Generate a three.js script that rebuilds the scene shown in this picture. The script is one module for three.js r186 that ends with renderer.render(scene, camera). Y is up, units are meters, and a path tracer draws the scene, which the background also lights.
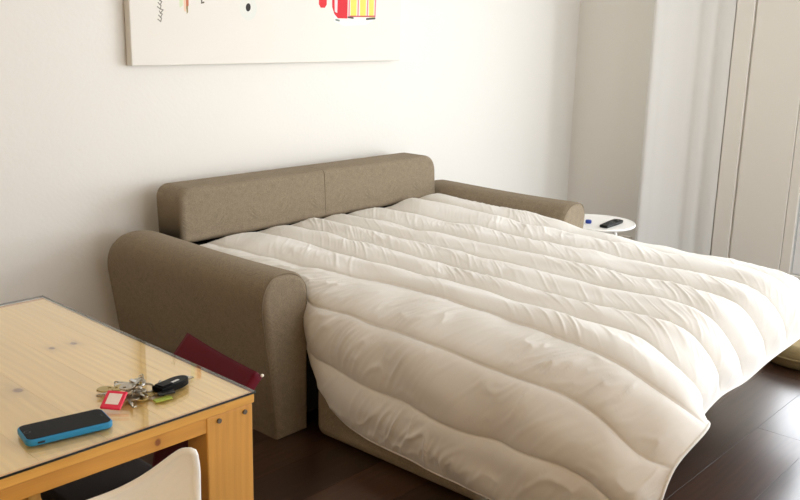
import * as THREE from 'three';
import { RoundedBoxGeometry } from 'three/addons/geometries/RoundedBoxGeometry.js';
import { mergeGeometries, mergeVertices } from 'three/addons/utils/BufferGeometryUtils.js';
import { RectAreaLightUniformsLib } from 'three/addons/lights/RectAreaLightUniformsLib.js';
import { createNoise2D, createNoise3D } from 'simplex-noise';

// ---------------------------------------------------------------- camera, sky, daylight, exposure
const scene = new THREE.Scene();
const camera = new THREE.PerspectiveCamera(30.4, 1.6, 0.05, 60);
camera.position.set(0, 1.335, 0);
camera.rotation.set(-13.8 * Math.PI / 180, -48.4 * Math.PI / 180, 1.3 * Math.PI / 180, 'YXZ');
scene.background = new THREE.Color().setRGB(1.6, 1.75, 1.9);
const renderer = new THREE.WebGLRenderer({ antialias: true });
renderer.toneMapping = THREE.LinearToneMapping;
renderer.toneMappingExposure = 1.0;
renderer.shadowMap.enabled = true;
RectAreaLightUniformsLib.init();
function daylight(x, y, z, w, h, tx, ty, tz, intensity, rgb) {
  const l = new THREE.RectAreaLight(new THREE.Color().setRGB(...rgb), intensity, w, h);
  l.position.set(x, y, z); l.lookAt(tx, ty, tz); scene.add(l); return l;
}
const DOOR = { z0: -1.66, z1: 1.7, y1: 2.2 };       // glazed balcony door in the right wall
const SKYLIGHT = 5.6, SKYRGB = [0.95, 0.985, 1.03];
daylight(5.13, 0.53, 0.01, 3.28, 0.86, 0, 0.53, 0.01, SKYLIGHT, SKYRGB).name = 'balcony_door_lower_daylight';
daylight(5.13, 1.62, 0.01, 3.28, 0.96, 0, 1.62, 0.01, SKYLIGHT, SKYRGB).name = 'balcony_door_upper_daylight';
const UNSEEN_WIN = { x0: 1.4, x1: 4.8, y0: 0.3, y1: 2.25 };   // unseen wide window opposite the sofa bed, lights back wall and sofa front
daylight(3.1, 1.275, 2.19, 3.3, 1.85, 3.1, 1.275, 0, 2.4, SKYRGB).name = 'unseen_front_window_daylight';  // light of the unseen window, falls on surfaces facing the front

// ---------------------------------------------------------------- helpers
let seed = 12345;
const rnd = () => { seed = (seed * 1664525 + 1013904223) >>> 0; return seed / 4294967296; };
const rr = (a, b) => a + (b - a) * rnd();
const n2 = createNoise2D(rnd), n3 = createNoise3D(rnd);
const clamp = (v, a = 0, b = 1) => Math.min(b, Math.max(a, v));
const sstep = (a, b, v) => { const t = clamp((v - a) / (b - a)); return t * t * (3 - 2 * t); };
const lerp = (a, b, t) => a + (b - a) * t;
const V = (x, y, z) => new THREE.Vector3(x, y, z);
const used = new Map();
function numbered(n) { const k = used.get(n) || 0; used.set(n, k + 1); return k ? n + '_' + String(k).padStart(3, '0') : n; }
function mesh(name, g, m, parent) {
  const o = new THREE.Mesh(g, m); o.name = parent ? name : numbered(name); o.castShadow = o.receiveShadow = true;
  (parent || scene).add(o); return o;
}
function thing(name, label, category, p = [0, 0, 0], turn = 0, group) {
  const o = new THREE.Group(); o.name = numbered(name); o.position.set(...p); o.rotation.y = turn;
  o.userData = { label, category }; if (group) o.userData.group = group; scene.add(o); return o;
}
function tag(o, label, category, group) { o.userData = { label, category }; if (group) o.userData.group = group; return o; }
function struct(o, label, category) { o.userData = { kind: 'structure', label, category }; return o; }
const box = (x0, x1, y0, y1, z0, z1) => new THREE.BoxGeometry(x1 - x0, y1 - y0, z1 - z0).translate((x0 + x1) / 2, (y0 + y1) / 2, (z0 + z1) / 2);
const rbox = (x0, x1, y0, y1, z0, z1, r = .004, s = 3) => new RoundedBoxGeometry(x1 - x0, y1 - y0, z1 - z0, s, r).translate((x0 + x1) / 2, (y0 + y1) / 2, (z0 + z1) / 2);
const cyl = (r0, r1, h, x, y, z, s = 24) => new THREE.CylinderGeometry(r0, r1, h, s).translate(x, y, z);
function bar(a, b, r, s = 12) {
  const d = b.clone().sub(a), g = new THREE.CylinderGeometry(r, r, d.length(), s);
  g.applyQuaternion(new THREE.Quaternion().setFromUnitVectors(V(0, 1, 0), d.clone().normalize()));
  const c = a.clone().add(b).multiplyScalar(.5); return g.translate(c.x, c.y, c.z);
}
function tube(pts, r, n = 40, closed = false, s = 10) { return new THREE.TubeGeometry(new THREE.CatmullRomCurve3(pts, closed), n, r, s, closed); }
const merge = (a) => mergeGeometries(a.map(g => { const h = g.index ? g.toNonIndexed() : g; for (const k of Object.keys(h.attributes)) if (!['position', 'normal', 'uv'].includes(k)) h.deleteAttribute(k); return h; }));
function uvBox(g, s = 1, ox = 0, oy = 0) { // uv in metres by dominant normal axis
  const p = g.attributes.position, n = g.attributes.normal, uv = new Float32Array(p.count * 2);
  for (let i = 0; i < p.count; i++) {
    const ax = Math.abs(n.getX(i)), ay = Math.abs(n.getY(i)), az = Math.abs(n.getZ(i));
    let u, v; if (ax >= ay && ax >= az) { u = p.getZ(i); v = p.getY(i); } else if (ay >= az) { u = p.getX(i); v = p.getZ(i); } else { u = p.getX(i); v = p.getY(i); }
    uv[2 * i] = u * s + ox; uv[2 * i + 1] = v * s + oy;
  }
  g.setAttribute('uv', new THREE.BufferAttribute(uv, 2)); return g;
}
function tex(w, h, fn, srgb = true) {
  const d = new Uint8Array(w * h * 4);
  for (let y = 0; y < h; y++) for (let x = 0; x < w; x++) { const c = fn(x / w, y / h); const i = (y * w + x) * 4; d[i] = clamp(c[0], 0, 255); d[i + 1] = clamp(c[1], 0, 255); d[i + 2] = clamp(c[2], 0, 255); d[i + 3] = 255; }
  const t = new THREE.DataTexture(d, w, h); t.wrapS = t.wrapT = THREE.RepeatWrapping; t.magFilter = THREE.LinearFilter; t.minFilter = THREE.LinearMipmapLinearFilter; t.generateMipmaps = true;
  if (srgb) t.colorSpace = THREE.SRGBColorSpace; t.needsUpdate = true; return t;
}
const tile2 = (u, v, fu, fv) => { // noise that repeats over the unit square
  const a = u * Math.PI * 2, b = v * Math.PI * 2;
  return n3(Math.cos(a) * fu / 6.28, Math.sin(a) * fu / 6.28 + Math.cos(b) * fv / 6.28, Math.sin(b) * fv / 6.28);
};
const std = (o) => new THREE.MeshStandardMaterial(o), phys = (o) => new THREE.MeshPhysicalMaterial(o);

// ---------------------------------------------------------------- materials
const plasterTex = tex(256, 256, (u, v) => { const k = 128 + 40 * tile2(u, v, 40, 40) + 30 * tile2(u, v, 120, 120); return [k, k, k]; }, false);
plasterTex.repeat.set(1.2, 1.2);
const M = {};
M.wall = std({ color: 0xedeae3, roughness: .9, bumpMap: plasterTex, bumpScale: .0006 });
M.wallBounce = std({ color: 0xd0b182, roughness: .9, bumpMap: plasterTex, bumpScale: .0006 });  // for walls out of view, beige chosen to bounce warm light
M.ceil = std({ color: 0xf1efea, roughness: .95 });
M.lacquer = std({ color: 0xebe7de, roughness: .4 });
M.pvc = std({ color: 0xf2f3f3, roughness: .3 });
M.gasket = std({ color: 0x3a3a3a, roughness: .7 });
M.glass = phys({ color: 0xffffff, transmission: 1, thickness: 0, roughness: 0, ior: 1.5 });
M.chrome = std({ color: 0xd8d8d8, metalness: 1, roughness: .2 });
M.steel = std({ color: 0xb9b2a4, metalness: 1, roughness: .28 });
M.brass = std({ color: 0xb7a26a, metalness: 1, roughness: .35 });
M.bolt = std({ color: 0x6d6355, metalness: .9, roughness: .45 });
M.black = std({ color: 0x0b0b0c, roughness: .45 });
M.felt = std({ color: 0x121110, roughness: 1 });
M.white = std({ color: 0xf0eee9, roughness: .35 });
const weave = tex(256, 256, (u, v) => {
  const w = Math.sin(u * Math.PI * 2 * 64) * Math.sin(v * Math.PI * 2 * 64) * 20;
  const k = 128 + w + 40 * tile2(u, v, 150, 150) + 18 * tile2(u, v, 30, 30); return [k, k, k];
}, false); weave.repeat.set(6, 6);
const weaveCol = tex(256, 256, (u, v) => {
  const k = 1 + .11 * tile2(u, v, 160, 160) + .07 * tile2(u, v, 60, 60) + .03 * tile2(u, v, 10, 10); return [137 * k, 123 * k, 102 * k];
}); weaveCol.repeat.set(3, 3);
M.sofa = phys({ map: weaveCol, roughness: .95, bumpMap: weave, bumpScale: .0012, sheen: .25, sheenRoughness: .6, sheenColor: new THREE.Color(0x8d7c64) });
M.piping = std({ color: 0x7a6c57, roughness: .9 });
const cloth = tex(256, 256, (u, v) => { const k = 128 + 34 * tile2(u, v, 170, 170) + 24 * tile2(u, v, 50, 50); return [k, k, k]; }, false); cloth.repeat.set(4, 4);
M.duvet = phys({ color: 0xe8e4dd, roughness: .8, sheen: .15, sheenRoughness: .5 });
M.mattress = std({ color: 0xdcd6ca, roughness: .9, bumpMap: cloth, bumpScale: .001 });
M.curtain = phys({ color: 0xf6f5f1, roughness: 1, transmission: .2, thickness: 0, bumpMap: cloth, bumpScale: .0006 });
M.maroon = phys({ color: 0x5a0c1c, roughness: .6, specularIntensity: .25 });
M.pouf = std({ color: 0x8f7c54, roughness: .95, bumpMap: weave, bumpScale: .003 });

// pine: u runs along the grain (metres / L), v across (metres / W)
function pineTex(L, W, knots, tone, s) {
  const w = 512, h = 128;
  return tex(w, h, (u, v) => {
    const x = u * L, y = v * W; let yy = y, k = 0, kd = 0;
    for (const [kx, ky, kr] of knots) {
      const dx = x - kx, dy = y - ky, d = Math.hypot(dx * .75, dy);
      yy += kr * 1.6 * Math.sign(dy || 1) * Math.exp(-(dx * dx) / (kr * kr * 14)) * Math.exp(-Math.abs(dy) / (kr * 2.4));
      k = Math.max(k, 1 - sstep(kr * .55, kr * 1.05, d)); kd = Math.max(kd, Math.exp(-d / (kr * 1.6)) * .35);
    }
    const warp = .006 * n2(x * 2.2 + s, y * 6), g = Math.sin((yy + warp) * 430 + 2.2 * n2(x * 1.2 + s, y * 16 + s));
    const fine = n2(x * 9 + s, y * 520), mid = n2(x * 1.4 + s * 2, y * 60);
    let m = 1 + .014 * g + .014 * fine + .02 * mid - kd * .45;
    let c = [243 * m * tone, 210 * Math.pow(m, 1.25) * tone, 134 * Math.pow(m, 1.6) * tone];
    return [lerp(c[0], 150, k), lerp(c[1], 104, k), lerp(c[2], 54, k)];
  });
}
const pine = (L, W, knots, tone, s, warm = 0xffffff) => std({ map: pineTex(L, W, knots, tone, s), color: warm, roughness: .55 });

// ---------------------------------------------------------------- room shell
const ZB = -3.12, XR = 5.145, XL = -2.4, ZF = 2.2, HC = 2.65, T = .22;
{
  const w = mesh('wall_back', uvBox(box(XL - T, XR + T, -.1, HC + .1, ZB - T, ZB)), M.wall); struct(w, 'cream painted wall behind the sofa bed', 'wall');
  const l = mesh('wall_left', uvBox(box(XL - T, XL, -.1, HC + .1, ZB, ZF)), M.wallBounce); struct(l, 'beige wall left of the table, out of view, coloured for warm bounce light', 'wall');
  const r = mesh('wall_right', uvBox(merge([
    box(XR, XR + T, -.1, HC + .1, ZB, DOOR.z0 - .345), box(XR, XR + T, DOOR.y1, HC + .1, DOOR.z0 - .345, DOOR.z1), box(XR, XR + T, -.1, HC + .1, DOOR.z1, ZF),
    box(XR, XR + T, -.1, 0, DOOR.z0 - .345, DOOR.z1)])), M.wall); struct(r, 'cream painted wall with the glazed balcony door', 'wall');
  const f = mesh('wall_front', uvBox(merge([
    box(XL - T, UNSEEN_WIN.x0, -.1, HC + .1, ZF, ZF + T), box(UNSEEN_WIN.x1, XR + T, -.1, HC + .1, ZF, ZF + T),
    box(UNSEEN_WIN.x0, UNSEEN_WIN.x1, -.1, UNSEEN_WIN.y0, ZF, ZF + T), box(UNSEEN_WIN.x0, UNSEEN_WIN.x1, UNSEEN_WIN.y1, HC + .1, ZF, ZF + T)])), M.wallBounce); struct(f, 'beige wall opposite the sofa bed, out of view, coloured for warm bounce light', 'wall');
  struct(mesh('ceiling', box(XL - T, XR + T, HC, HC + .15, ZB - T, ZF + T), M.ceil), 'white flat ceiling', 'ceiling');
}
// floor: dark laminate planks running along the back wall
{
  const base = mesh('floor', box(XL - T, XR + T, -.14, -.008, ZB - T, ZF + T), std({ color: 0x120b07, roughness: .9 }));
  struct(base, 'dark reddish brown laminate floor of long planks', 'floor');
  const mats = [];
  for (let i = 0; i < 5; i++) {
    const s = i * 17.3, t = tex(512, 128, (u, v) => {
      const x = u * 1.3, y = v * .16, g = Math.sin((y + .01 * n2(x * 1.8 + s, y * 9)) * 330 + 3 * n2(x * 1.1 + s, y * 20 + s));
      const m = 1 + .07 * g * (.5 + .5 * n2(x * 2 + s, 3)) + .08 * n2(x * 7 + s, y * 420) + .12 * n2(x * 1.3 + s, y * 40);
      const b = [1, .9, 1.12, .82, 1.04][i]; return [60 * m * b, 38 * m * b, 27 * m * b];
    });
    mats.push(phys({ map: t, roughness: .3, ior: 1.5, clearcoat: .75, clearcoatRoughness: .22 }));
  }
  const W = .19, Ln = 1.3, g0 = new RoundedBoxGeometry(Ln - .0010, .008, W - .0010, 1, .0003);
  { const p = g0.attributes.position, uv = g0.attributes.uv; for (let i = 0; i < p.count; i++) uv.setXY(i, p.getX(i) / Ln + .5, p.getZ(i) / W + .5); }
  for (let j = 0, z = ZB; z < ZF; j++, z += W) {
    const off = (j * .437) % 1 * Ln;
    for (let x = XL - off; x < XR; x += Ln) {
      const a = Math.max(x, XL), b = Math.min(x + Ln, XR), zz = Math.min(z + W, ZF); if (b - a < .02 || zz - z < .02) continue;
      const o = mesh('plank', g0, mats[Math.floor(rnd() * 5)], base);
      o.scale.set((b - a) / Ln, 1, (zz - z) / W); o.position.set((a + b) / 2, -.004, (z + zz) / 2); if (rnd() < .5) o.rotation.y = Math.PI;
    }
  }
}
struct(mesh('baseboard_back', rbox(XL, XR, 0, .08, ZB, ZB + .014, .004), M.lacquer), 'white baseboard along the wall behind the sofa bed', 'baseboard');
struct(mesh('baseboard_right', rbox(XR - .014, XR, 0, .08, ZB + .014, -2.64, .004), M.lacquer), 'white baseboard between corner and curtain', 'baseboard');
// casing strip, white side panel and balcony door in the right wall
struct(mesh('trim_1', rbox(XR - .022, XR + .002, 0, HC - .02, -2.117, -2.016, .004), M.lacquer), 'upright white casing beside the flat side panel', 'trim');
{
  const d = new THREE.Group(); d.name = 'door_1'; scene.add(d); struct(d, 'white framed glazed balcony door at the right wall', 'door');
  mesh('side_panel', rbox(XR - .018, XR + .03, 0.01, DOOR.y1, -2.004, -1.722, .003), M.lacquer, d);
  mesh('panel_gap', box(XR + .03, XR + .06, 0, DOOR.y1, -2.018, -1.98), M.gasket, d);
  const fr = mesh('frame', merge([rbox(XR - .012, XR + .07, 0, DOOR.y1, -1.72, -1.665, .005), rbox(XR - .012, XR + .07, 0, DOOR.y1, DOOR.z1 - .05, DOOR.z1, .005), rbox(XR - .012, XR + .07, DOOR.y1 - .06, DOOR.y1, -1.665, DOOR.z1 - .05, .005), rbox(XR - .01, XR + .07, 0, .03, -1.665, DOOR.z1 - .05, .005)]), M.lacquer, d);
  const n = 3, a0 = -1.66, a1 = DOOR.z1 - .055, w = (a1 - a0) / n;
  for (let i = 0; i < n; i++) {
    const z0 = a0 + i * w + .004, z1 = a0 + (i + 1) * w - .004, s = .075;
    const sash = mesh('sash', merge([rbox(XR + .005, XR + .06, .035, DOOR.y1 - .065, z0, z0 + s, .006), rbox(XR + .005, XR + .06, .035, DOOR.y1 - .065, z1 - s, z1, .006), rbox(XR + .005, XR + .06, .035, .14, z0 + s, z1 - s, .006), rbox(XR + .005, XR + .06, .36, .43, z0 + s, z1 - s, .006), rbox(XR + .005, XR + .06, .97, 1.12, z0 + s, z1 - s, .006), rbox(XR + .005, XR + .06, DOOR.y1 - .15, DOOR.y1 - .065, z0 + s, z1 - s, .006)]), M.pvc, d);
    mesh('gasket', merge([box(XR + .012, XR + .05, .14, .36, z0 + s, z0 + s + .006), box(XR + .012, XR + .05, .43, DOOR.y1 - .15, z0 + s, z0 + s + .006)]), M.gasket, sash);
    mesh('pane', box(XR + .03, XR + .036, .14, .36, z0 + s, z1 - s), M.glass, sash);
    mesh('pane', box(XR + .03, XR + .036, .43, .97, z0 + s, z1 - s), M.glass, sash);
    mesh('pane', box(XR + .03, XR + .036, 1.12, DOOR.y1 - .15, z0 + s, z1 - s), M.glass, sash);
    if (i) mesh('handle', merge([rbox(XR - .012, XR + .006, .95, 1.09, z0 + .02, z0 + .055, .006), rbox(XR - .05, XR - .012, 1.05, 1.07, z0 + .028, z0 + .048, .006), rbox(XR - .055, XR - .038, 1.05, 1.07, z0 + .03, z0 + .16, .007)]), M.chrome, sash);
  }
}
{
  const d = new THREE.Group(); d.name = 'window_1'; scene.add(d); struct(d, 'unseen wide white framed window opposite the sofa bed, placed to light the back wall', 'window');
  const s = .06, z0 = ZF + .02, z1 = ZF + .08, n = 3, w = (UNSEEN_WIN.x1 - UNSEEN_WIN.x0) / n, bars = [rbox(UNSEEN_WIN.x0, UNSEEN_WIN.x1, UNSEEN_WIN.y0, UNSEEN_WIN.y0 + s, z0, z1), rbox(UNSEEN_WIN.x0, UNSEEN_WIN.x1, UNSEEN_WIN.y1 - s, UNSEEN_WIN.y1, z0, z1)];
  for (let i = 0; i <= n; i++) { const c = clamp(UNSEEN_WIN.x0 + i * w, UNSEEN_WIN.x0 + s / 2, UNSEEN_WIN.x1 - s / 2); bars.push(rbox(c - s / 2, c + s / 2, UNSEEN_WIN.y0 + s, UNSEEN_WIN.y1 - s, z0, z1)); }
  mesh('unseen_window_frame', merge(bars), M.pvc, d);
  for (let i = 0; i < n; i++) mesh('pane', box(UNSEEN_WIN.x0 + i * w + (i ? s / 2 : s), UNSEEN_WIN.x0 + (i + 1) * w - (i < n - 1 ? s / 2 : s), UNSEEN_WIN.y0 + s, UNSEEN_WIN.y1 - s, z0 + .025, z0 + .031), M.glass, d);
}
// curtain hanging beside the casing
{
  const c = thing('curtain', 'white floor-length curtain hanging between the room corner and the white casing', 'curtain', [0, 0, 0]);
  const pr = new THREE.CatmullRomCurve3([V(5.13, 0, -2.59), V(5.07, 0, -2.555), V(4.965, 0, -2.525), V(4.955, 0, -2.508), V(4.985, 0, -2.465), V(5.03, 0, -2.41), V(5.07, 0, -2.35), V(5.092, 0, -2.31), V(5.095, 0, -2.28), V(5.103, 0, -2.25), V(5.116, 0, -2.22), V(5.112, 0, -2.19), V(5.112, 0, -2.16), V(5.12, 0, -2.12)]);
  const pts = pr.getSpacedPoints(110), rows = 20, pos = [], idx = [], n = pts.length;
  const side = [pts.map(p => p), pts.map((p, i) => { const q = pts[Math.min(n - 1, i + 1)].clone().sub(pts[Math.max(0, i - 1)]).normalize(); return V(p.x + q.z * .0012, 0, p.z - q.x * .0012); })];
  for (let k = 0; k < 2; k++) for (let j = 0; j <= rows; j++) for (let i = 0; i < n; i++) { const p = side[k][i]; pos.push(p.x, .015 + j / rows * (HC - .06), p.z); }
  const N = n * (rows + 1);
  for (let k = 0; k < 2; k++) for (let j = 0; j < rows; j++) for (let i = 0; i < n - 1; i++) { const a = k * N + j * n + i, b = a + 1, e = a + n, f = e + 1; k ? idx.push(a, b, e, b, f, e) : idx.push(a, e, b, b, e, f); }
  const g = new THREE.BufferGeometry(); g.setAttribute('position', new THREE.Float32BufferAttribute(pos, 3)); g.setIndex(idx); g.computeVertexNormals(); uvBox(g);
  mesh('fabric', g, M.curtain, c);
  mesh('curtain_rail', rbox(5.05, 5.1, HC - .045, HC - .001, -2.63, -2.05, .006), M.white, c);
}

// ---------------------------------------------------------------- sofa bed
const AZ0 = -3.045, AZ1 = -2.127;
function armGeo() { // built about inner face x = 0, outer face towards -x; front at z = 0
  const s = new THREE.Shape(), b = .022;
  s.moveTo(-.135 + b, .02); s.lineTo(-.19 + b, .455); s.bezierCurveTo(-.2 + b, .525, -.175 + b, .566 - b, -.115, .566 - b); s.bezierCurveTo(-.045, .566 - b, -b, .545 - b, -b, .47); s.lineTo(-b, .02); s.closePath();
  const D = AZ1 - AZ0, g = new THREE.ExtrudeGeometry(s, { depth: D - 2 * b, bevelEnabled: true, bevelSize: b, bevelThickness: b, bevelSegments: 5, curveSegments: 20, steps: 30 });
  g.translate(0, 0, -D + b);
  const p = g.attributes.position;
  for (let i = 0; i < p.count; i++) { const d = p.getZ(i) + D, R = .13; if (d < R) { const k = R - Math.sqrt(Math.max(0, R * R - (R - d) * (R - d))); p.setY(i, p.getY(i) - k * .7 * clamp((p.getY(i) - .05) / .45)); } p.setY(i, p.getY(i) + .004 * Math.sin(p.getZ(i) * 5)); }
  let h = mergeVertices(new THREE.BufferGeometry().setAttribute('position', p.clone()), 1e-4); h.computeVertexNormals(); return uvBox(h);
}
const sofa = thing('sofa_bed', 'taupe fabric sofa bed pulled open, low backrest against the wall', 'sofa bed', [2.722, 0, -2.6]);
{
  const ox = -2.722, oz = 2.6, put = (g) => g.translate(ox, 0, oz);
  const ag = armGeo();
  const outline = [V(-.135, .03, -.012), V(-.161, .25, -.012), V(-.19, .455, -.01), V(-.184, .51, -.006), V(-.158, .55, -.004), V(-.115, .561, -.004), V(-.06, .553, -.004), V(-.012, .51, -.006), V(-.004, .465, -.01), V(-.004, .25, -.012), V(-.004, .03, -.012)];
  for (const s of [1, -1]) {
    const g = ag.clone(); if (s < 0) { g.scale(-1, 1, 1); const ix = g.index.array; for (let i = 0; i < ix.length; i += 3) { const t = ix[i]; ix[i] = ix[i + 1]; ix[i + 1] = t; } g.computeVertexNormals(); }
    const x = s > 0 ? 1.955 : 3.49;
    const a = mesh('armrest', put(g.translate(x, 0, AZ1)), M.sofa, sofa);
    const pg = tube(outline.map(v => V(s * v.x + x, v.y, v.z + AZ1)), .002, 90); mesh('piping', put(pg), M.piping, a);
    for (const z of [-2.95, -2.25]) mesh('foot', put(rbox(Math.min(x - s * .11, x - s * .03), Math.max(x - s * .11, x - s * .03), 0, .03, z - .04, z + .04, .004)), M.black, sofa);
  }
  const bk = (x0, x1, rl, rR, nm, jl, jr) => {
    const b = .022, s = new THREE.Shape(), X0 = x0 + b, X1 = x1 - b, Y0 = .502 + b, Y1 = .715 - b;
    s.moveTo(X0, Y0); s.lineTo(X1, Y0); s.lineTo(X1, Y1 - rR); s.quadraticCurveTo(X1, Y1, X1 - rR, Y1); s.lineTo(X0 + rl, Y1); s.quadraticCurveTo(X0, Y1, X0, Y1 - rl); s.closePath();
    const g = new THREE.ExtrudeGeometry(s, { depth: .17 - 2 * b, bevelEnabled: true, bevelSize: b, bevelThickness: b, bevelSegments: 5, curveSegments: 14 }).translate(0, 0, -3.03 + b);
    const p = g.attributes.position; for (let i = 0; i < p.count; i++) { p.setZ(i, p.getZ(i) - (p.getY(i) - .5) * .06); p.setX(i, clamp(p.getX(i), jl, jr)); }
    const h = mergeVertices(new THREE.BufferGeometry().setAttribute('position', p.clone()), 1e-4); h.computeVertexNormals();
    mesh(nm, put(uvBox(h)), M.sofa, sofa);
  };
  bk(1.984, 2.7285 + .022, .035, .001, 'backrest', 0, 2.7285); bk(2.7315 - .022, 3.487, .001, .06, 'backrest', 2.7315, 9);
  mesh('back_frame', put(rbox(1.96, 3.485, .06, .5, -3.07, -2.95, .01)), M.felt, sofa);
  mesh('under_frame', put(rbox(1.96, 3.485, .05, .27, -2.945, -2.14, .01)), M.felt, sofa);
  const sb = new RoundedBoxGeometry(1.583, .30, .70, 8, .04).translate(2.722, .152, -1.73); mesh('seat_base', put(uvBox(sb)), M.sofa, sofa);
  mesh('mattress', put(uvBox(new RoundedBoxGeometry(1.4, .155, 1.78, 6, .05).translate(2.735, .385, -1.985))), M.mattress, sofa);
  for (const x of [2.25, 3.2]) mesh('leg', put(cyl(.018, .018, .31, x, .155, -1.345)), M.black, sofa);
}

// ---------------------------------------------------------------- duvet: quilted channels, stitch lines run head to foot
{
  const tk = [0, .36, .66, .74, .86, 1.16, 1.46, 1.68, 1.80, 1.91, 2.03];
  const zs = [-2.868, -2.5, -2.2, -2.115, -2.0, -1.7, -1.4, -1.18, -1.06, -.985, -.945];
  const col = (x, y, z) => zs.map((q, i) => V(Array.isArray(x) ? x[i] : x, y[i], z ? z[i] : q));
  const ty = [.498, .498, .498, .498, .498, .498, .498, .497, .48, .405, .312];
  const tz = (hz) => zs.map((q, i) => i < 9 ? q : lerp(q, hz + (i == 9 ? -.04 : 0), 1));
  const lift = (a, d) => a.map((v, i) => v + (i > 8 ? d * (i - 8) / 2 : 0));
  const C = [
    col([1.984, 1.984, 1.985, 1.955, 1.925, 1.905, 1.895, 1.895, 1.9, 1.9, 1.9], [.31, .31, .30, .17, .112, .085, .072, .075, .085, .10, .115], [-2.85, -2.5, -2.22, -2.06, -1.96, -1.69, -1.39, -1.16, -1.0, -.91, -.84]),
    col([1.984, 1.984, 1.982, 1.94, 1.905, 1.885, 1.875, 1.87, 1.865, 1.865, 1.875], [.37, .37, .36, .288, .283, .265, .252, .258, .25, .222, .205], [-2.85, -2.5, -2.21, -2.105, -1.98, -1.7, -1.4, -1.17, -1.02, -.92, -.84]),
    col([1.988, 1.988, 1.985, 1.952, 1.94, 1.935, 1.928, 1.92, 1.92, 1.912, 1.92], [.465, .465, .462, .442, .447, .443, .435, .424, .392, .338, .328], [-2.855, -2.5, -2.2, -2.112, -2.0, -1.7, -1.4, -1.17, -1.025, -.91, -.828]),
    col([2.092, 2.096, 2.11, 2.125, 2.155, 2.155, 2.115, 2.083, 2.056, 2.05, 2.058], [.494, .498, .5, .5, .5, .5, .5, .5, .492, .45, .398], [-2.855, -2.5, -2.2, -2.115, -2.0, -1.7, -1.4, -1.18, -1.06, -.935, -.812]),
    col([2.334, 2.33, 2.324, 2.32, 2.312, 2.3, 2.28, 2.28, 2.26, 2.25, 2.25], lift(ty, .02), tz(-.91)),
    col([2.508, 2.505, 2.498, 2.495, 2.485, 2.455, 2.44, 2.44, 2.455, 2.45, 2.452], lift(ty, .012), tz(-.94)),
    col([2.675, 2.67, 2.665, 2.663, 2.66, 2.65, 2.645, 2.64, 2.62, 2.63, 2.645], ty, tz(-.948)),
    col([2.832, 2.84, 2.845, 2.843, 2.84, 2.836, 2.838, 2.84, 2.825, 2.825, 2.828], lift(ty, .012), tz(-.95)),
    col([3.085, 3.07, 3.052, 3.05, 3.045, 3.04, 3.04, 3.038, 3.02, 3.01, 3.008], lift(ty, .02), tz(-.95)),
    col([3.33, 3.31, 3.3, 3.295, 3.285, 3.275, 3.265, 3.25, 3.215, 3.2, 3.195], lift(ty.map((v, i) => v + (i < 2 ? .01 : -.01)), .02), tz(-.955)),
    col([3.462, 3.462, 3.462, 3.47, 3.475, 3.475, 3.47, 3.45, 3.41, 3.385, 3.375], lift(ty.map((v, i) => v + [.008, -.006, -.01, -.022, -.05, -.07, -.075, -.075, -.075, -.075, -.075][i]), .02), tz(-.97)),
    col([3.464, 3.464, 3.466, 3.52, 3.56, 3.565, 3.56, 3.545, 3.52, 3.49, 3.47], [.43, .43, .42, .33, .30, .29, .285, .28, .27, .25, .24], tz(-.99)),
  ];
  const nC = C.length, cr = (a, b, c, d, ta, tb, tc, td, t) => { // non-uniform cubic Hermite
    const h = tc - tb, s = (t - tb) / h, mb = c.clone().sub(a).multiplyScalar(h / (tc - ta)), mc = d.clone().sub(b).multiplyScalar(h / (td - tb));
    const s2 = s * s, s3 = s2 * s; return b.clone().multiplyScalar(2 * s3 - 3 * s2 + 1).addScaledVector(mb, s3 - 2 * s2 + s).addScaledVector(c, -2 * s3 + 3 * s2).addScaledVector(mc, s3 - s2);
  };
  const along = (pts, ks, t) => {
    const n = pts.length; let i = 0; while (i < n - 2 && t > ks[i + 1]) i++;
    const a = i > 0 ? pts[i - 1] : pts[0].clone().multiplyScalar(2).sub(pts[1]), ta = i > 0 ? ks[i - 1] : 2 * ks[0] - ks[1];
    const d = i < n - 2 ? pts[i + 2] : pts[n - 1].clone().multiplyScalar(2).sub(pts[n - 2]), td = i < n - 2 ? ks[i + 2] : 2 * ks[n - 1] - ks[n - 2];
    return cr(a, pts[i], pts[i + 1], d, ta, ks[i], ks[i + 1], td, t);
  };
  const NU = 40, NV = 470, W = (nC - 1) * NU + 1, uk = C.map((_, i) => i), base = [];
  for (let j = 0; j <= NV; j++) {
    const t = tk[tk.length - 1] * j / NV, row = C.map((c, k) => { const p = along(c, tk, t); // stitch lines wander a little
      if (k > 2 && k < 10) { p.x += .006 * n2(t * 3, k * 9); p.y += .004 * n2(t * 4 + 5, k * 7); } else if (k < 3) { p.x += .010 * n2(t * 3.5, k * 2) * sstep(.8, 1, t); p.y += .006 * n2(t * 4, k * 5) * sstep(.8, 1, t); }
      return p; });
    for (let i = 0; i < W; i++) base.push(along(row, uk, i / NU));
  }
  const at = (i, j) => base[clamp(j, 0, NV) * W + clamp(i, 0, W - 1)];
  const top = [], bot = [], ridge = (v) => 1 - Math.abs(v);
  for (let j = 0; j <= NV; j++) for (let i = 0; i < W; i++) {
    const nrm = at(i, j + 3).clone().sub(at(i, j - 3)).cross(at(i + 3, j).clone().sub(at(i - 3, j))).normalize();
    const u = i / NU, k = Math.min(nC - 2, Math.floor(u)), w = u - k, t = tk[tk.length - 1] * j / NV, sx = u * .19;
    const tuck = k < 2 || k > 9 ? sstep(.68, .8, t) : 1;
    const ends = Math.pow(sstep(-.01, .06, t), .7) * Math.pow(sstep(-.008, .09, 2.03 - t), .7);
    const A = (k < 3 ? .021 : .028) * (k == 2 ? .9 : 1) * tuck;
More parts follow.
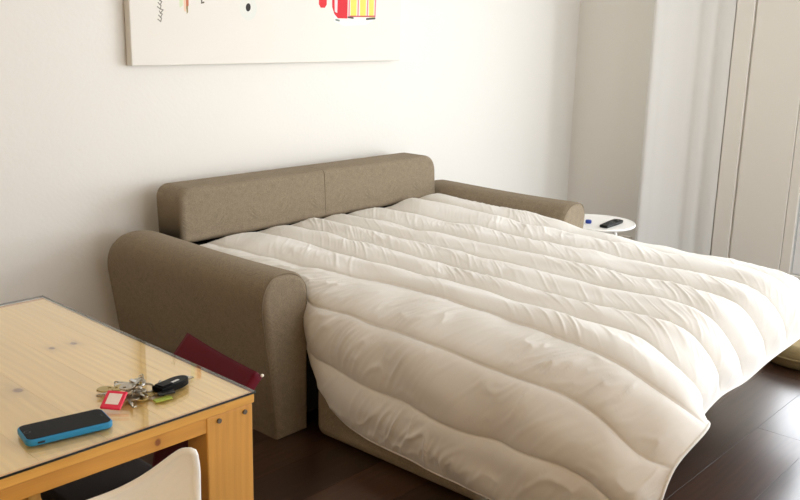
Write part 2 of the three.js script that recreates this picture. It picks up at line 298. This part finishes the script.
    const puff = Math.pow(Math.sin(Math.PI * clamp(w)), .54);
    const near = Math.min(w, 1 - w);
    // wrinkles: creases that leave the stitches at a slant, and broader crumples
    const q = n2(t * 1.7, sx * 2.5 + 40), sl = (k < 3 ? -.6 : 1.1), a1 = t + sl * sx;
    let cre = Math.pow(clamp(ridge(n2(a1 * 9 + k * 13.7, sx * 3.2 + t * .8)) - .62) / .38, 1.6) * (.5 + .5 * q);
    let cre2 = Math.pow(clamp(ridge(n2(a1 * 20 + k * 5.1, sx * 5)) - .55) / .45, 1.5);
    const puck = n2(t * 48 + k * 31, w * 2.2) * Math.exp(-near * 9);
    const big = n2(t * 3.1 + k * 8.3, w * 1.2);
    let h = A * ends * (puff * (1 + .22 * big)) + tuck * ends * (puff * ((k < 3 ? .0075 : .0048) * cre + (k < 3 ? .0034 : .0018) * cre2 * (.5 + q)) + .0009 * puck * (near > .02 ? 1 : near / .02));
    
    const b = at(i, j); top.push(b.x + nrm.x * h, b.y + nrm.y * h, b.z + nrm.z * h);
    const hb = -.006 - .008 * puff * ends * tuck; bot.push(b.x + nrm.x * hb, b.y + nrm.y * hb, b.z + nrm.z * hb);
  }
  const pos = top.concat(bot), idx = [], N = (NV + 1) * W, uv = [];
  for (let s = 0; s < 2; s++) for (let j = 0; j <= NV; j++) for (let i = 0; i < W; i++) uv.push(i / NU * .19, tk[tk.length - 1] * j / NV);
  for (let j = 0; j < NV; j++) for (let i = 0; i < W - 1; i++) { const a = j * W + i, b = a + 1, c = a + W, d = c + 1; idx.push(a, c, b, b, c, d, N + a, N + b, N + c, N + b, N + d, N + c); }
  for (let i = 0; i < W - 1; i++) { idx.push(i, i + 1, N + i, i + 1, N + i + 1, N + i); const a = NV * W + i; idx.push(a, N + a, a + 1, a + 1, N + a, N + a + 1); }
  for (let j = 0; j < NV; j++) { const a = j * W, c = a + W; idx.push(a, N + a, c, c, N + a, N + c); const e = a + W - 1, f = e + W; idx.push(e, f, N + e, f, N + f, N + e); }
  const g = new THREE.BufferGeometry(); g.setAttribute('position', new THREE.Float32BufferAttribute(pos, 3)); g.setAttribute('uv', new THREE.Float32BufferAttribute(uv, 2)); g.setIndex(idx); g.computeVertexNormals();
  const d = thing('duvet', 'puffy white channel-quilted duvet spread over the open sofa bed', 'duvet', [2.7, 0, -1.9]);
  mesh('quilt', g.translate(-2.7, 0, 1.9), M.duvet, d);
  const hem = []; for (let j = 0; j <= NV; j += 5) hem.push(at(0, j)); for (let i = 8; i < W; i += 8) hem.push(at(i, NV)); for (let j = NV; j >= 0; j -= 8) hem.push(at(W - 1, j));
  mesh('hem_piping', tube(hem.map(p => V(p.x - 2.7, p.y, p.z + 1.9)), .0042, 500, false, 7), M.duvet, d);
}

// ---------------------------------------------------------------- framed-less canvas on the back wall
{
  const x0 = 1.939, x1 = 3.437, y0 = 1.16, y1 = 2.06, w = 2048, h = Math.round(2048 * (y1 - y0) / (x1 - x0));
  const cv = document.createElement('canvas'); cv.width = w; cv.height = h; const c = cv.getContext('2d');
  const X = (x) => (x - x0) / (x1 - x0) * w, Y = (y) => (y1 - y) / (y1 - y0) * h, S = w / (x1 - x0);
  c.fillStyle = '#ebe7de'; c.fillRect(0, 0, w, h);
  const dab = (col, pts) => { c.fillStyle = col; c.beginPath(); pts.forEach(([a, b], i) => i ? c.lineTo(X(a), Y(b)) : c.moveTo(X(a), Y(b))); c.closePath(); c.fill(); };
  const line = (col, lw, pts) => { c.strokeStyle = col; c.lineWidth = lw * S; c.lineCap = 'round'; c.beginPath(); pts.forEach(([a, b], i) => i ? c.lineTo(X(a), Y(b)) : c.moveTo(X(a), Y(b))); c.stroke(); };
  // thin upright brush strokes on the left
  dab('#d9e3c2', [[2.152, 1.62], [2.172, 1.62], [2.173, 1.385], [2.158, 1.375]]);
  dab('#efd0b4', [[2.172, 1.62], [2.182, 1.62], [2.187, 1.36], [2.178, 1.365]]);
  dab('#c9795a', [[2.183, 1.62], [2.205, 1.62], [2.2, 1.385], [2.188, 1.37]]);
  dab('#9a8a5c', [[2.188, 1.38], [2.197, 1.385], [2.196, 1.36], [2.19, 1.352]]);
  line('#6b6558', .006, [[2.262, 1.47], [2.262, 1.397], [2.272, 1.399]]);
  // grey scribble running upwards along the edge
  for (let i = 0; i < 13; i++) { const y = 1.322 + i * .0155, k = (i % 3 - 1) * .004; line('rgba(110,106,96,.7)', .0045, [[2.062 + k, y + .008], [2.07, y], [2.078 + k, y + .012], [2.07, y + .016]]); }
  // black dot with a washed halo
  c.fillStyle = '#e6e7df'; c.beginPath(); c.ellipse(X(2.495), Y(1.384), .045 * S, .05 * S, 0, 0, 7); c.fill();
  c.fillStyle = '#2b2a28'; c.beginPath(); c.ellipse(X(2.495), Y(1.386), .0125 * S, .0165 * S, .2, 0, 7); c.fill();
  // red, yellow and pink upright strokes on the right
  c.lineCap = 'round'; dab('#e0353b', [[2.89, 1.62], [2.945, 1.62], [2.942, 1.41], [2.93, 1.396], [2.905, 1.396], [2.894, 1.41]]);
  dab('#f0efe9', [[2.985, 1.37], [3.27, 1.36], [3.2, 1.325], [3.05, 1.318], [2.99, 1.335]]);
  dab('#dc2f3a', [[2.972, 1.62], [3.078, 1.62], [3.073, 1.352], [3.012, 1.352], [2.99, 1.37], [2.976, 1.4]]);
  dab('#f2dadb', [[2.99, 1.44], [3.01, 1.44], [3.008, 1.375], [2.992, 1.38]]); dab('#6d2b34', [[2.985, 1.452], [3.02, 1.447], [3.018, 1.437], [2.985, 1.44]]);
  for (const [a, b] of [[3.09, 3.134], [3.152, 3.196], [3.212, 3.25]]) dab('#efe06a', [[a, 1.62], [b, 1.62], [b - .002, 1.36], [a + .004, 1.36]]);
  for (const a of [3.083, 3.142, 3.204, 3.257]) line('#e38b92', .009, [[a, 1.62], [a + .003, 1.48], [a, 1.365]]);
  line('#c9545c', .006, [[3.09, 1.362], [3.19, 1.364], [3.255, 1.366]]);
  line('#57524d', .008, [[3.078, 1.358], [3.11, 1.355]]); line('#57524d', .009, [[3.2, 1.352], [3.256, 1.356]]); line('#7f8a86', .008, [[3.0, 1.345], [3.02, 1.342]]);
  const t = new THREE.CanvasTexture(cv); t.colorSpace = THREE.SRGBColorSpace; t.anisotropy = 8;
  const p = thing('canvas_painting', 'wide white canvas painting with red and yellow brush strokes above the sofa bed', 'painting', [(x0 + x1) / 2, y0, ZB]);
  const W = x1 - x0, Hh = y1 - y0;
  mesh('canvas', rbox(-W / 2, W / 2, 0, Hh, .004, .0385, .003), std({ color: 0xe6e2d8, roughness: .85 }), p);
  mesh('painted_face', new THREE.PlaneGeometry(W - .006, Hh - .006).translate(0, Hh / 2, .0389), std({ map: t, roughness: .8 }), p);
}

// ---------------------------------------------------------------- pine table with a glass sheet
const TX1 = .915, TX0 = -.045, TZ0 = -1.894, TZ1 = -1.142, TY = .728;
{
  const t = thing('pine_table', 'light pine table with thick square legs and a glass sheet on top', 'table', [(TX0 + TX1) / 2 + .012, 0, (TZ0 + TZ1) / 2 - .004], -1.3 * Math.PI / 180);
  const ox = -(TX0 + TX1) / 2, oz = -(TZ0 + TZ1) / 2, put = (g) => g.translate(ox, 0, oz);
  const edges = [TX1, .858, .752, .652, .548, .44, .335, .228, .122, .018, TX0], LZ = TZ1 - TZ0;
  for (let i = 0; i < edges.length - 1; i++) {
    const x1 = edges[i] - .00025, x0 = edges[i + 1] + .00025, g = rbox(x0, x1, .712, TY, TZ0 + .012, TZ1 - .012, .0006, 1), W = x1 - x0;
    const p = g.attributes.position, uv = g.attributes.uv; for (let k = 0; k < p.count; k++) uv.setXY(k, (p.getZ(k) - TZ0) / LZ, (p.getX(k) - x0) / W);
    const kn = [[], [[.318, .024, .006], [.321, .066, .0065]], [], [[.471, .092, .009]], [[.2, .05, .009]], [], [[.5, .03, .01]], [], [[.3, .07, .009]], []][i];
    mesh('board', put(g), pine(LZ, W, kn, [1, 1.01, .985, .955, .97, 1, .98, 1, .97, 1][i], i * 7.7 + 3), t);
  }
  const railM = pine(.9, .05, [[.775, .024, .0045]], .97, 61, 0xdcb476), legM = pine(.75, .1, [], .95, 83, 0xdfb982), legM2 = pine(.75, .1, [[.3, .06, .009]], .93, 97, 0xdfb982);
  const lx = .093, lz = .057, legU = (g, ax, x0, w) => { const p = g.attributes.position, uv = g.attributes.uv; for (let k = 0; k < p.count; k++) uv.setXY(k, p.getY(k) / .75, ((ax ? p.getZ(k) : p.getX(k)) - x0) / w); return g; };
  const railU = (g, x) => { const p = g.attributes.position, uv = g.attributes.uv; for (let k = 0; k < p.count; k++) uv.setXY(k, ((x ? p.getX(k) : p.getZ(k)) - (x ? TX0 : TZ0)) / .9, (p.getY(k) - .66) / .08); return g; };
  for (const z of [TZ0, TZ1 - .0118]) mesh('edge_strip', put(railU(rbox(TX0, TX1, .712, TY, z, z + .0118, .001, 2), 1)), pine(.9, .05, [], .98, 71, 0xe6c48c), t);
  mesh('rail', put(railU(rbox(TX0 + lx, TX1 - lx, .684, .7115, TZ1 - .026, TZ1 - .004, .002), 1)), railM, t);
  mesh('rail', put(railU(rbox(TX0 + lx, TX1 - lx, .684, .7115, TZ0 + .004, TZ0 + .026, .002), 1)), railM, t);
  mesh('rail', put(railU(rbox(TX1 - .03, TX1 - .006, .684, .7115, TZ0 + lz, TZ1 - lz, .002), 0)), railM, t);
  mesh('rail', put(railU(rbox(TX0 + .006, TX0 + .03, .684, .7115, TZ0 + lz, TZ1 - lz, .002), 0)), railM, t);
  for (const [x, z, m] of [[TX1 - lx, TZ1 - lz - .002, legM], [TX1 - lx, TZ0 + .002, legM2], [TX0, TZ1 - lz - .002, legM2], [TX0, TZ0 + .002, legM]]) {
    const X0 = x + (x > 0 ? -.002 : .002), leg = mesh('leg', put(legU(rbox(X0, X0 + lx, 0, .7115, z, z + lz, .003), 0, X0, lx)), m, t);
    const f = z > -1.5 ? z + lz : z, s = z > -1.5 ? 1 : -1;
    for (const bx of [.024, .076]) mesh('bolt', put(new THREE.CylinderGeometry(.0042, .0042, .004, 16).rotateX(Math.PI / 2).translate(X0 + bx, .70, f + s * .0005)), M.bolt, leg);
  }
  const gl = mesh('glass_top', put(box(TX0 - .002, TX1 + .001, TY + .0008, TY + .0045, TZ0 - .002, TZ1 + .002)), phys({ color: 0xffffff, transmission: 1, thickness: 0, roughness: .02, ior: 1.5 }), t);
  const e = .001, gy0 = TY + .0009, gy1 = TY + .0044, a = TX0 - .002, b = TX1 + .001, c = TZ0 - .002, d = TZ1 + .002;
  mesh('glass_edge', put(merge([box(a, b, gy0, gy1, d, d + e), box(a, b, gy0, gy1, c - e, c), box(b, b + e, gy0, gy1, c - e, d + e), box(a - e, a, gy0, gy1, c - e, d + e)])), std({ color: 0x11160f, roughness: .15 }), gl);
}
const GT = TY + .0047; // upper face of the glass

// ---------------------------------------------------------------- phone
{
  const p = thing('mobile_phone', 'black-screened phone in a bright blue case lying on the glass table', 'phone', [.6228, GT, -1.2143], -.207);
  const L = .127, W = .0615, H = .0105, r = .011;
  const rr2 = (l, w, r) => { const s = new THREE.Shape(); s.moveTo(-l / 2 + r, -w / 2); s.lineTo(l / 2 - r, -w / 2); s.absarc(l / 2 - r, -w / 2 + r, r, -Math.PI / 2, 0); s.lineTo(l / 2, w / 2 - r); s.absarc(l / 2 - r, w / 2 - r, r, 0, Math.PI / 2); s.lineTo(-l / 2 + r, w / 2); s.absarc(-l / 2 + r, w / 2 - r, r, Math.PI / 2, Math.PI); s.lineTo(-l / 2, -w / 2 + r); s.absarc(-l / 2 + r, -w / 2 + r, r, Math.PI, 1.5 * Math.PI); return s; };
  const slab = (l, w, r, h, b) => new THREE.ExtrudeGeometry(rr2(l - 2 * b, w - 2 * b, r - b), { depth: h - 2 * b, bevelEnabled: true, bevelSize: b, bevelThickness: b, bevelSegments: 4, curveSegments: 8 }).rotateX(-Math.PI / 2).translate(0, b, 0);
  const cs = mesh('case', slab(L, W, r, H, .0028), std({ color: 0x1a7fb0, roughness: .45 }), p);
  mesh('port_opening', rbox(-.049, -.038, .003, .0065, W / 2 - .002, W / 2 + .0004, .001), M.black, cs);
  const sc = mesh('screen', slab(L - .005, W - .005, r - .002, .0016, .0005).translate(0, H - .0012, 0), phys({ color: 0x0c0d0f, roughness: .35, specularIntensity: .12 }), p);
  mesh('home_button', new THREE.TorusGeometry(.0043, .0004, 6, 28).rotateX(Math.PI / 2).translate(-.055, H + .0004, 0), std({ color: 0x25272a, roughness: .3 }), sc);
  mesh('speaker_slot', rbox(.0535, .055, H + .0002, H + .0007, -.005, .005, .0002), std({ color: 0x26282b, roughness: .5 }), sc);
}
// ---------------------------------------------------------------- bunch of keys
{
  const C = V(.777, GT, -1.254), k = thing('key_bunch', 'bunch of metal keys with red tag and black fob on the glass table', 'keys', [C.x, C.y, C.z]);
  const keyGeo = (L, hr, seedv) => {
    const s = new THREE.Shape(); s.absellipse(0, 0, hr, hr * .9, 0.35, Math.PI * 2 - .35);
    const w = .0036; s.lineTo(hr * .95, w); s.lineTo(L - .004, w); s.lineTo(L, 0); const n = 5; let x = L - .002; s.lineTo(x, -w);
    for (let i = 0; i < n; i++) { x -= .002; s.lineTo(x, -w + .0012 + .0012 * ((seedv * (i + 3)) % 3) / 2); x -= .002; s.lineTo(x, -w); } s.lineTo(hr * .95, -w);
    const h = new THREE.Path(); h.absarc(-hr * .5, 0, hr * .26, 0, Math.PI * 2); s.holes.push(h);
    return new THREE.ExtrudeGeometry(s, { depth: .0014, bevelEnabled: true, bevelSize: .0005, bevelThickness: .0004, bevelSegments: 2, curveSegments: 14 }).rotateX(-Math.PI / 2);
  };
  // [hole x, hole z, heading, length, head radius, tilt, height, material]
  for (const [x, z, a, L, hr, tilt, y, m] of [[-.034, -.050, 3.0, .016, .0135, .05, .004, M.brass], [-.036, -.028, 2.9, .026, .0115, .05, .003, M.steel], [-.022, .012, 4.2, .046, .0125, .06, .004, M.steel], [-.006, .006, 4.45, .04, .0125, .1, .009, M.steel],
    [.004, .014, 5.3, .034, .0115, .06, .003, M.brass], [-.014, -.034, 1.5, .024, .0125, -.1, .011, M.steel], [.010, -.022, .75, .026, .0125, .12, .012, M.steel], [-.026, -.018, 5.7, .036, .013, .16, .014, M.brass], [-.020, -.006, .2, .036, .013, .12, .018, M.steel], [.004, -.010, 3.6, .032, .012, -.1, .016, M.steel], [-.012, .020, 2.6, .03, .0115, .05, .002, M.brass], [.05, .012, .18, .052, .0095, .02, .002, M.steel]]) {
    const g = keyGeo(L, hr, L * 1000 | 0); g.rotateZ(tilt).rotateY(a).translate(x, y, z); mesh('key', g, m, k);
  }
  for (const [x, y, z, r, rx, ry] of [[-.002, .0105, -.012, .0135, 1.15, .3], [.012, .009, .002, .011, 1.9, -.4], [-.018, .009, -.004, .009, 1.3, 1.0], [.036, .0085, .012, .0115, 1.2, .2], [.03, .01, .006, .008, .5, .9], [-.008, .012, .004, .008, .6, -.6]]) mesh('split_ring', mergeGeometries([new THREE.TorusGeometry(r, .0011, 8, 40), new THREE.TorusGeometry(r * .97, .0011, 8, 40).translate(0, 0, .0018)]).rotateX(rx).rotateY(ry).translate(x, y, z), M.steel, k);
  mesh('ring_plate', rbox(-.004, .004, -.0012, .0012, -.013, .013, .001).rotateX(.3).rotateY(.5).translate(-.002, .02, -.006), M.chrome, k);
  const tg = mesh('red_tag', rbox(-.019, .019, 0, .0045, -.0165, .0165, .002).rotateY(.65).applyMatrix4(new THREE.Matrix4().makeRotationAxis(V(.66, 0, .75).normalize(), .42)).translate(-.058, .0105, .016), std({ color: 0xe22c4c, roughness: .35 }), k); tg.userData.label = 'red plastic key tag with a white paper window';
  mesh('paper_insert', rbox(-.011, .012, .0044, .0052, -.0105, .0105, .0003).rotateY(.65).applyMatrix4(new THREE.Matrix4().makeRotationAxis(V(.66, 0, .75).normalize(), .42)).translate(-.058, .0105, .016), std({ color: 0xf0e4de, roughness: .8 }), tg);
  const fg = (() => { const s = new THREE.Shape(); s.moveTo(-.031, -.010); s.lineTo(-.012, -.0115); s.bezierCurveTo(.012, -.0145, .026, -.0115, .031, -.004); s.quadraticCurveTo(.032, 0, .031, .004); s.bezierCurveTo(.026, .0115, .012, .0145, -.012, .0115); s.lineTo(-.031, .010); s.closePath(); return new THREE.ExtrudeGeometry(s, { depth: .008, bevelEnabled: true, bevelSize: .002, bevelThickness: .002, bevelSegments: 4, curveSegments: 16 }).rotateX(-Math.PI / 2); })();
  const P = (g) => g.rotateY(.17).translate(.0495, .004, .017);
  const fb = mesh('fob', P(fg), phys({ color: 0x060607, roughness: .4, specularIntensity: .2 }), k); fb.userData.label = 'black car key fob with a pale strip and a silver tip';
  mesh('fob_step', P(rbox(-.03, -.006, .0092, .0125, -.0095, .0095, .0015)), phys({ color: 0x060607, roughness: .4, specularIntensity: .2 }), fb);
  mesh('fob_strip', P(rbox(-.012, .012, .0095, .0108, .001, .0058, .0005)), std({ color: 0xc9cac6, roughness: .4 }), fb);
  mesh('fob_tip', P(rbox(.030, .0365, .002, .009, -.0045, .0045, .002)), M.chrome, fb);
  mesh('black_tab', rbox(-.014, .014, 0, .004, -.0055, .0055, .0016).rotateY(-.28).translate(.024, .005, .038), std({ color: 0x131415, roughness: .4 }), k);
  mesh('green_tab', rbox(-.015, .015, 0, .003, -.006, .006, .0012).rotateY(-.15).translate(.012, .0005, .046), std({ color: 0x9bab3e, roughness: .5 }), k);
}
// ---------------------------------------------------------------- chairs
function surface(fn, nu, nv, th) { // closed thin shell from a grid of points
  const P = [], N = (nu + 1) * (nv + 1);
  for (let j = 0; j <= nv; j++) for (let i = 0; i <= nu; i++) P.push(fn(i / nu, j / nv));
  const at = (i, j) => P[clamp(j, 0, nv) * (nu + 1) + clamp(i, 0, nu)], pos = [], back = [];
  for (let j = 0; j <= nv; j++) for (let i = 0; i <= nu; i++) { const n = at(i + 1, j).clone().sub(at(i - 1, j)).cross(at(i, j + 1).clone().sub(at(i, j - 1))).normalize(), p = at(i, j); pos.push(p.x + n.x * th / 2, p.y + n.y * th / 2, p.z + n.z * th / 2); back.push(p.x - n.x * th / 2, p.y - n.y * th / 2, p.z - n.z * th / 2); }
  const idx = [], w = nu + 1;
  for (let j = 0; j < nv; j++) for (let i = 0; i < nu; i++) { const a = j * w + i, b = a + 1, c = a + w, d = c + 1; idx.push(a, b, c, b, d, c, N + a, N + c, N + b, N + b, N + c, N + d); }
  for (let i = 0; i < nu; i++) { const a = nv * w + i; idx.push(i, N + i, i + 1, i + 1, N + i, N + i + 1, a, a + 1, N + a, a + 1, N + a + 1, N + a); }
  for (let j = 0; j < nv; j++) { const a = j * w, c = a + w, e = a + nu, f = e + w; idx.push(a, c, N + a, c, N + c, N + a, e, N + e, f, f, N + e, N + f); }
  const g = new THREE.BufferGeometry(); g.setAttribute('position', new THREE.Float32BufferAttribute(pos.concat(back), 3)); g.setIndex(idx); g.computeVertexNormals(); return uvBox(g);
}
{ // white ribbed chair turned away from the table
  const c = thing('plastic_chair', 'white ribbed plastic chair with upswept corners beside the pine table', 'chair', [.432, 0, -.82]);
  const plast = std({ color: 0xebe8e0, roughness: .4 });
  const fn = (a, b) => { // a across, b from lower edge to top
    const s = a * 2 - 1, s4 = s * s * s * s, top = .692 + .104 * s4 * s * s, y0 = .47;
    const cornerDrop = .022 * Math.pow(Math.abs(s), 40) * sstep(.7, 1, b), y = lerp(y0, top, b) - cornerDrop, x = s * (.232 + .008 * b) * (1 - .035 * Math.pow(b, 14));
    const z = -.215 + .05 * (1 - b) * (1 - b) + .12 * s4 * (.5 + .5 * b) - .035 * b;
    const rib = .0026 * (.5 + .5 * Math.sin((y - .30 * s * s) * Math.PI * 2 / .016)) * sstep(0, .06, 1 - Math.abs(s)) * sstep(0, .06, 1 - b);
    return V(x, y, z - rib);
  };
  mesh('backrest', surface(fn, 90, 130, .007), plast, c);
  const rim = []; for (let i = 0; i <= 30; i++) rim.push(fn(0, i / 30)); for (let i = 1; i <= 70; i++) rim.push(fn(i / 70, 1)); for (let i = 29; i >= 0; i--) rim.push(fn(1, i / 30));
  mesh('rim', tube(rim, .0052, 240), plast, c);
  mesh('seat', surface((a, b) => { const s = a * 2 - 1; return V(s * .232 * (1 - .12 * b * b), .45 + .03 * s * s - .012 * Math.sin(b * 3.1) + .02 * Math.pow(1 - b, 6), -.15 + .43 * b); }, 40, 40, .009), plast, c);
  for (const [x, z] of [[-.2, -.18], [.2, -.18], [-.19, .24], [.19, .24]]) mesh('leg', bar(V(x * .8, .445, z * .75), V(x, 0, z), .010), M.chrome, c);
}
{ // maroon chair tucked in at the table end by the sofa
  const c = thing('maroon_chair', 'dark maroon chair tucked in between the table end and the sofa arm', 'chair', [.86, 0, -1.40]);
  const p = (x, y, z) => V(x - .86, y, z + 1.40);
  const fn = (a, b) => { const z = lerp(-1.437, -1.180, a), xx = lerp(1.006, .968, a), y = lerp(.45, .736, b); const lean = b > .8 ? (b - 1) * .28 : -.056 - (.8 - b) * .05; return p(xx + lean, y - .003 * Math.sin(a * 3.1), z); };
  mesh('backrest', surface(fn, 30, 40, .016), M.maroon, c);
  const cap = fn(1, 1); mesh('end_cap', new THREE.SphereGeometry(.003, 16, 12).translate(cap.x + .002, cap.y - .002, cap.z + .004), M.white, c);
  mesh('seat', rbox(-.12, .085, .43, .465, -.17, .18, .014), std({ color: 0x1c110d, roughness: .95 }), c);
  for (const [x, z] of [[-.1, -.14], [-.1, .17], [.07, -.14], [.07, .17]]) mesh('leg', bar(V(x, .44, z), V(x + .015 * Math.sign(x), 0, z), .011), M.black, c);
}
// ---------------------------------------------------------------- round side table beyond the right arm, with remote and cap
const SX = 3.92, SZ = -2.205, SY = .42;
{
  const t = thing('side_table', 'small round white side table beyond the far sofa arm', 'side table', [SX, 0, SZ]);
  const pr = [[0, SY - .016], [.16, SY - .016], [.183, SY - .013], [.188, SY - .006], [.185, SY], [.181, SY - .0005], [.175, SY - .004], [0, SY - .004]].map(v => new THREE.Vector2(...v));
  mesh('table_top', new THREE.LatheGeometry(pr, 72), M.white, t);
  for (let i = 0; i < 3; i++) { const a = i * 2.094 + .5; mesh('leg', bar(V(Math.cos(a) * .1, SY - .014, Math.sin(a) * .1), V(Math.cos(a) * .17, 0, Math.sin(a) * .17), .011), M.white, t); }
  const y = SY - .0038;
  const r = thing('remote_control', 'slim black remote control lying on the round white side table', 'remote', [3.925, y, -2.125], -.02 + .12);
  const s = new THREE.Shape(); s.moveTo(-.09, -.017); s.bezierCurveTo(-.03, -.02, .05, -.026, .085, -.02); s.quadraticCurveTo(.097, 0, .085, .02); s.bezierCurveTo(.05, .026, -.03, .02, -.09, .017); s.quadraticCurveTo(-.097, 0, -.09, -.017);
  mesh('body', new THREE.ExtrudeGeometry(s, { depth: .006, bevelEnabled: true, bevelSize: .003, bevelThickness: .004, bevelSegments: 4, curveSegments: 16 }).rotateX(-Math.PI / 2).translate(0, .004, 0), phys({ color: 0x121615, roughness: .4, specularIntensity: .3 }), r);
  for (let i = 0; i < 4; i++) for (let j = 0; j < 3; j++) mesh('button', rbox(-.06 + i * .02, -.049 + i * .02, 0.0135, .0158, -.013 + j * .01, -.006 + j * .01, .0008, 2), std({ color: 0x34393a, roughness: .5 }), r);
  mesh('navigation_pad', new THREE.TorusGeometry(.0105, .003, 10, 30).rotateX(Math.PI / 2).translate(.05, .0145, 0), std({ color: 0x2b3030, roughness: .4 }), r);
  const cp = thing('bottle_cap', 'small blue plastic cap beside the remote on the side table', 'cap', [3.875, y, -2.222]);
  mesh('cap_body', new THREE.LatheGeometry([[0, 0], [.0125, 0], [.0135, .002], [.0135, .014], [.012, .0165], [0, .017]].map(v => new THREE.Vector2(...v)), 30), std({ color: 0x1c3f9c, roughness: .4 }), cp);
  for (let i = 0; i < 12; i++) { const a = i / 12 * 6.283; mesh('grip_rib', rbox(-.0008, .0008, .002, .014, -.001, .001, .0004, 1).rotateY(-a).translate(Math.cos(a) * .0138, 0, Math.sin(a) * .0138), cp.children[0].material, cp); }
}
// ---------------------------------------------------------------- beige floor cushion at the far foot of the bed
{
  const p = thing('floor_cushion', 'beige woven floor cushion peeping out behind the foot of the bed', 'cushion', [3.905, 0, -1.15]);
  const R = .22, H = .1, pts = []; for (let i = 0; i <= 24; i++) { const a = -Math.PI / 2 + Math.PI * i / 24; pts.push(new THREE.Vector2(Math.max(0, (R - .05) + .05 * Math.cos(a)) * (i == 0 || i == 24 ? 0 : 1), H / 2 + H / 2 * Math.sin(a))); }
  mesh('cover', new THREE.LatheGeometry(pts, 64), M.pouf, p);
  mesh('seam', new THREE.TorusGeometry(R + .001, .005, 8, 80).rotateX(Math.PI / 2).translate(0, H / 2, 0), M.pouf, p);
}
// ---------------------------------------------------------------- unseen warm globe lamp, out of view, placed to light the duvet side
{
  const p = [-1.1, 2.1, .5], l = thing('unseen_pendant_lamp', 'unseen warm white globe pendant lamp, out of view, placed to light the duvet side', 'lamp', p);
  mesh('globe', new THREE.SphereGeometry(.13, 40, 28), std({ color: 0xfff1dc, roughness: .4, emissive: new THREE.Color(1, .78, .5), emissiveIntensity: 2.5 }), l);
  mesh('cord', cyl(.003, .003, HC - p[1] - .13, 0, (HC - p[1] + .13) / 2, 0, 8), M.white, l);
  mesh('ceiling_rose', cyl(.05, .055, .025, 0, HC - p[1] - .0125, 0), M.white, l);
  const b = new THREE.PointLight(new THREE.Color(1, .8, .56), 3.0); b.shadow.radius = 6; b.castShadow = true; b.name = 'unseen_pendant_bulb'; l.add(b);
}
renderer.render(scene, camera);
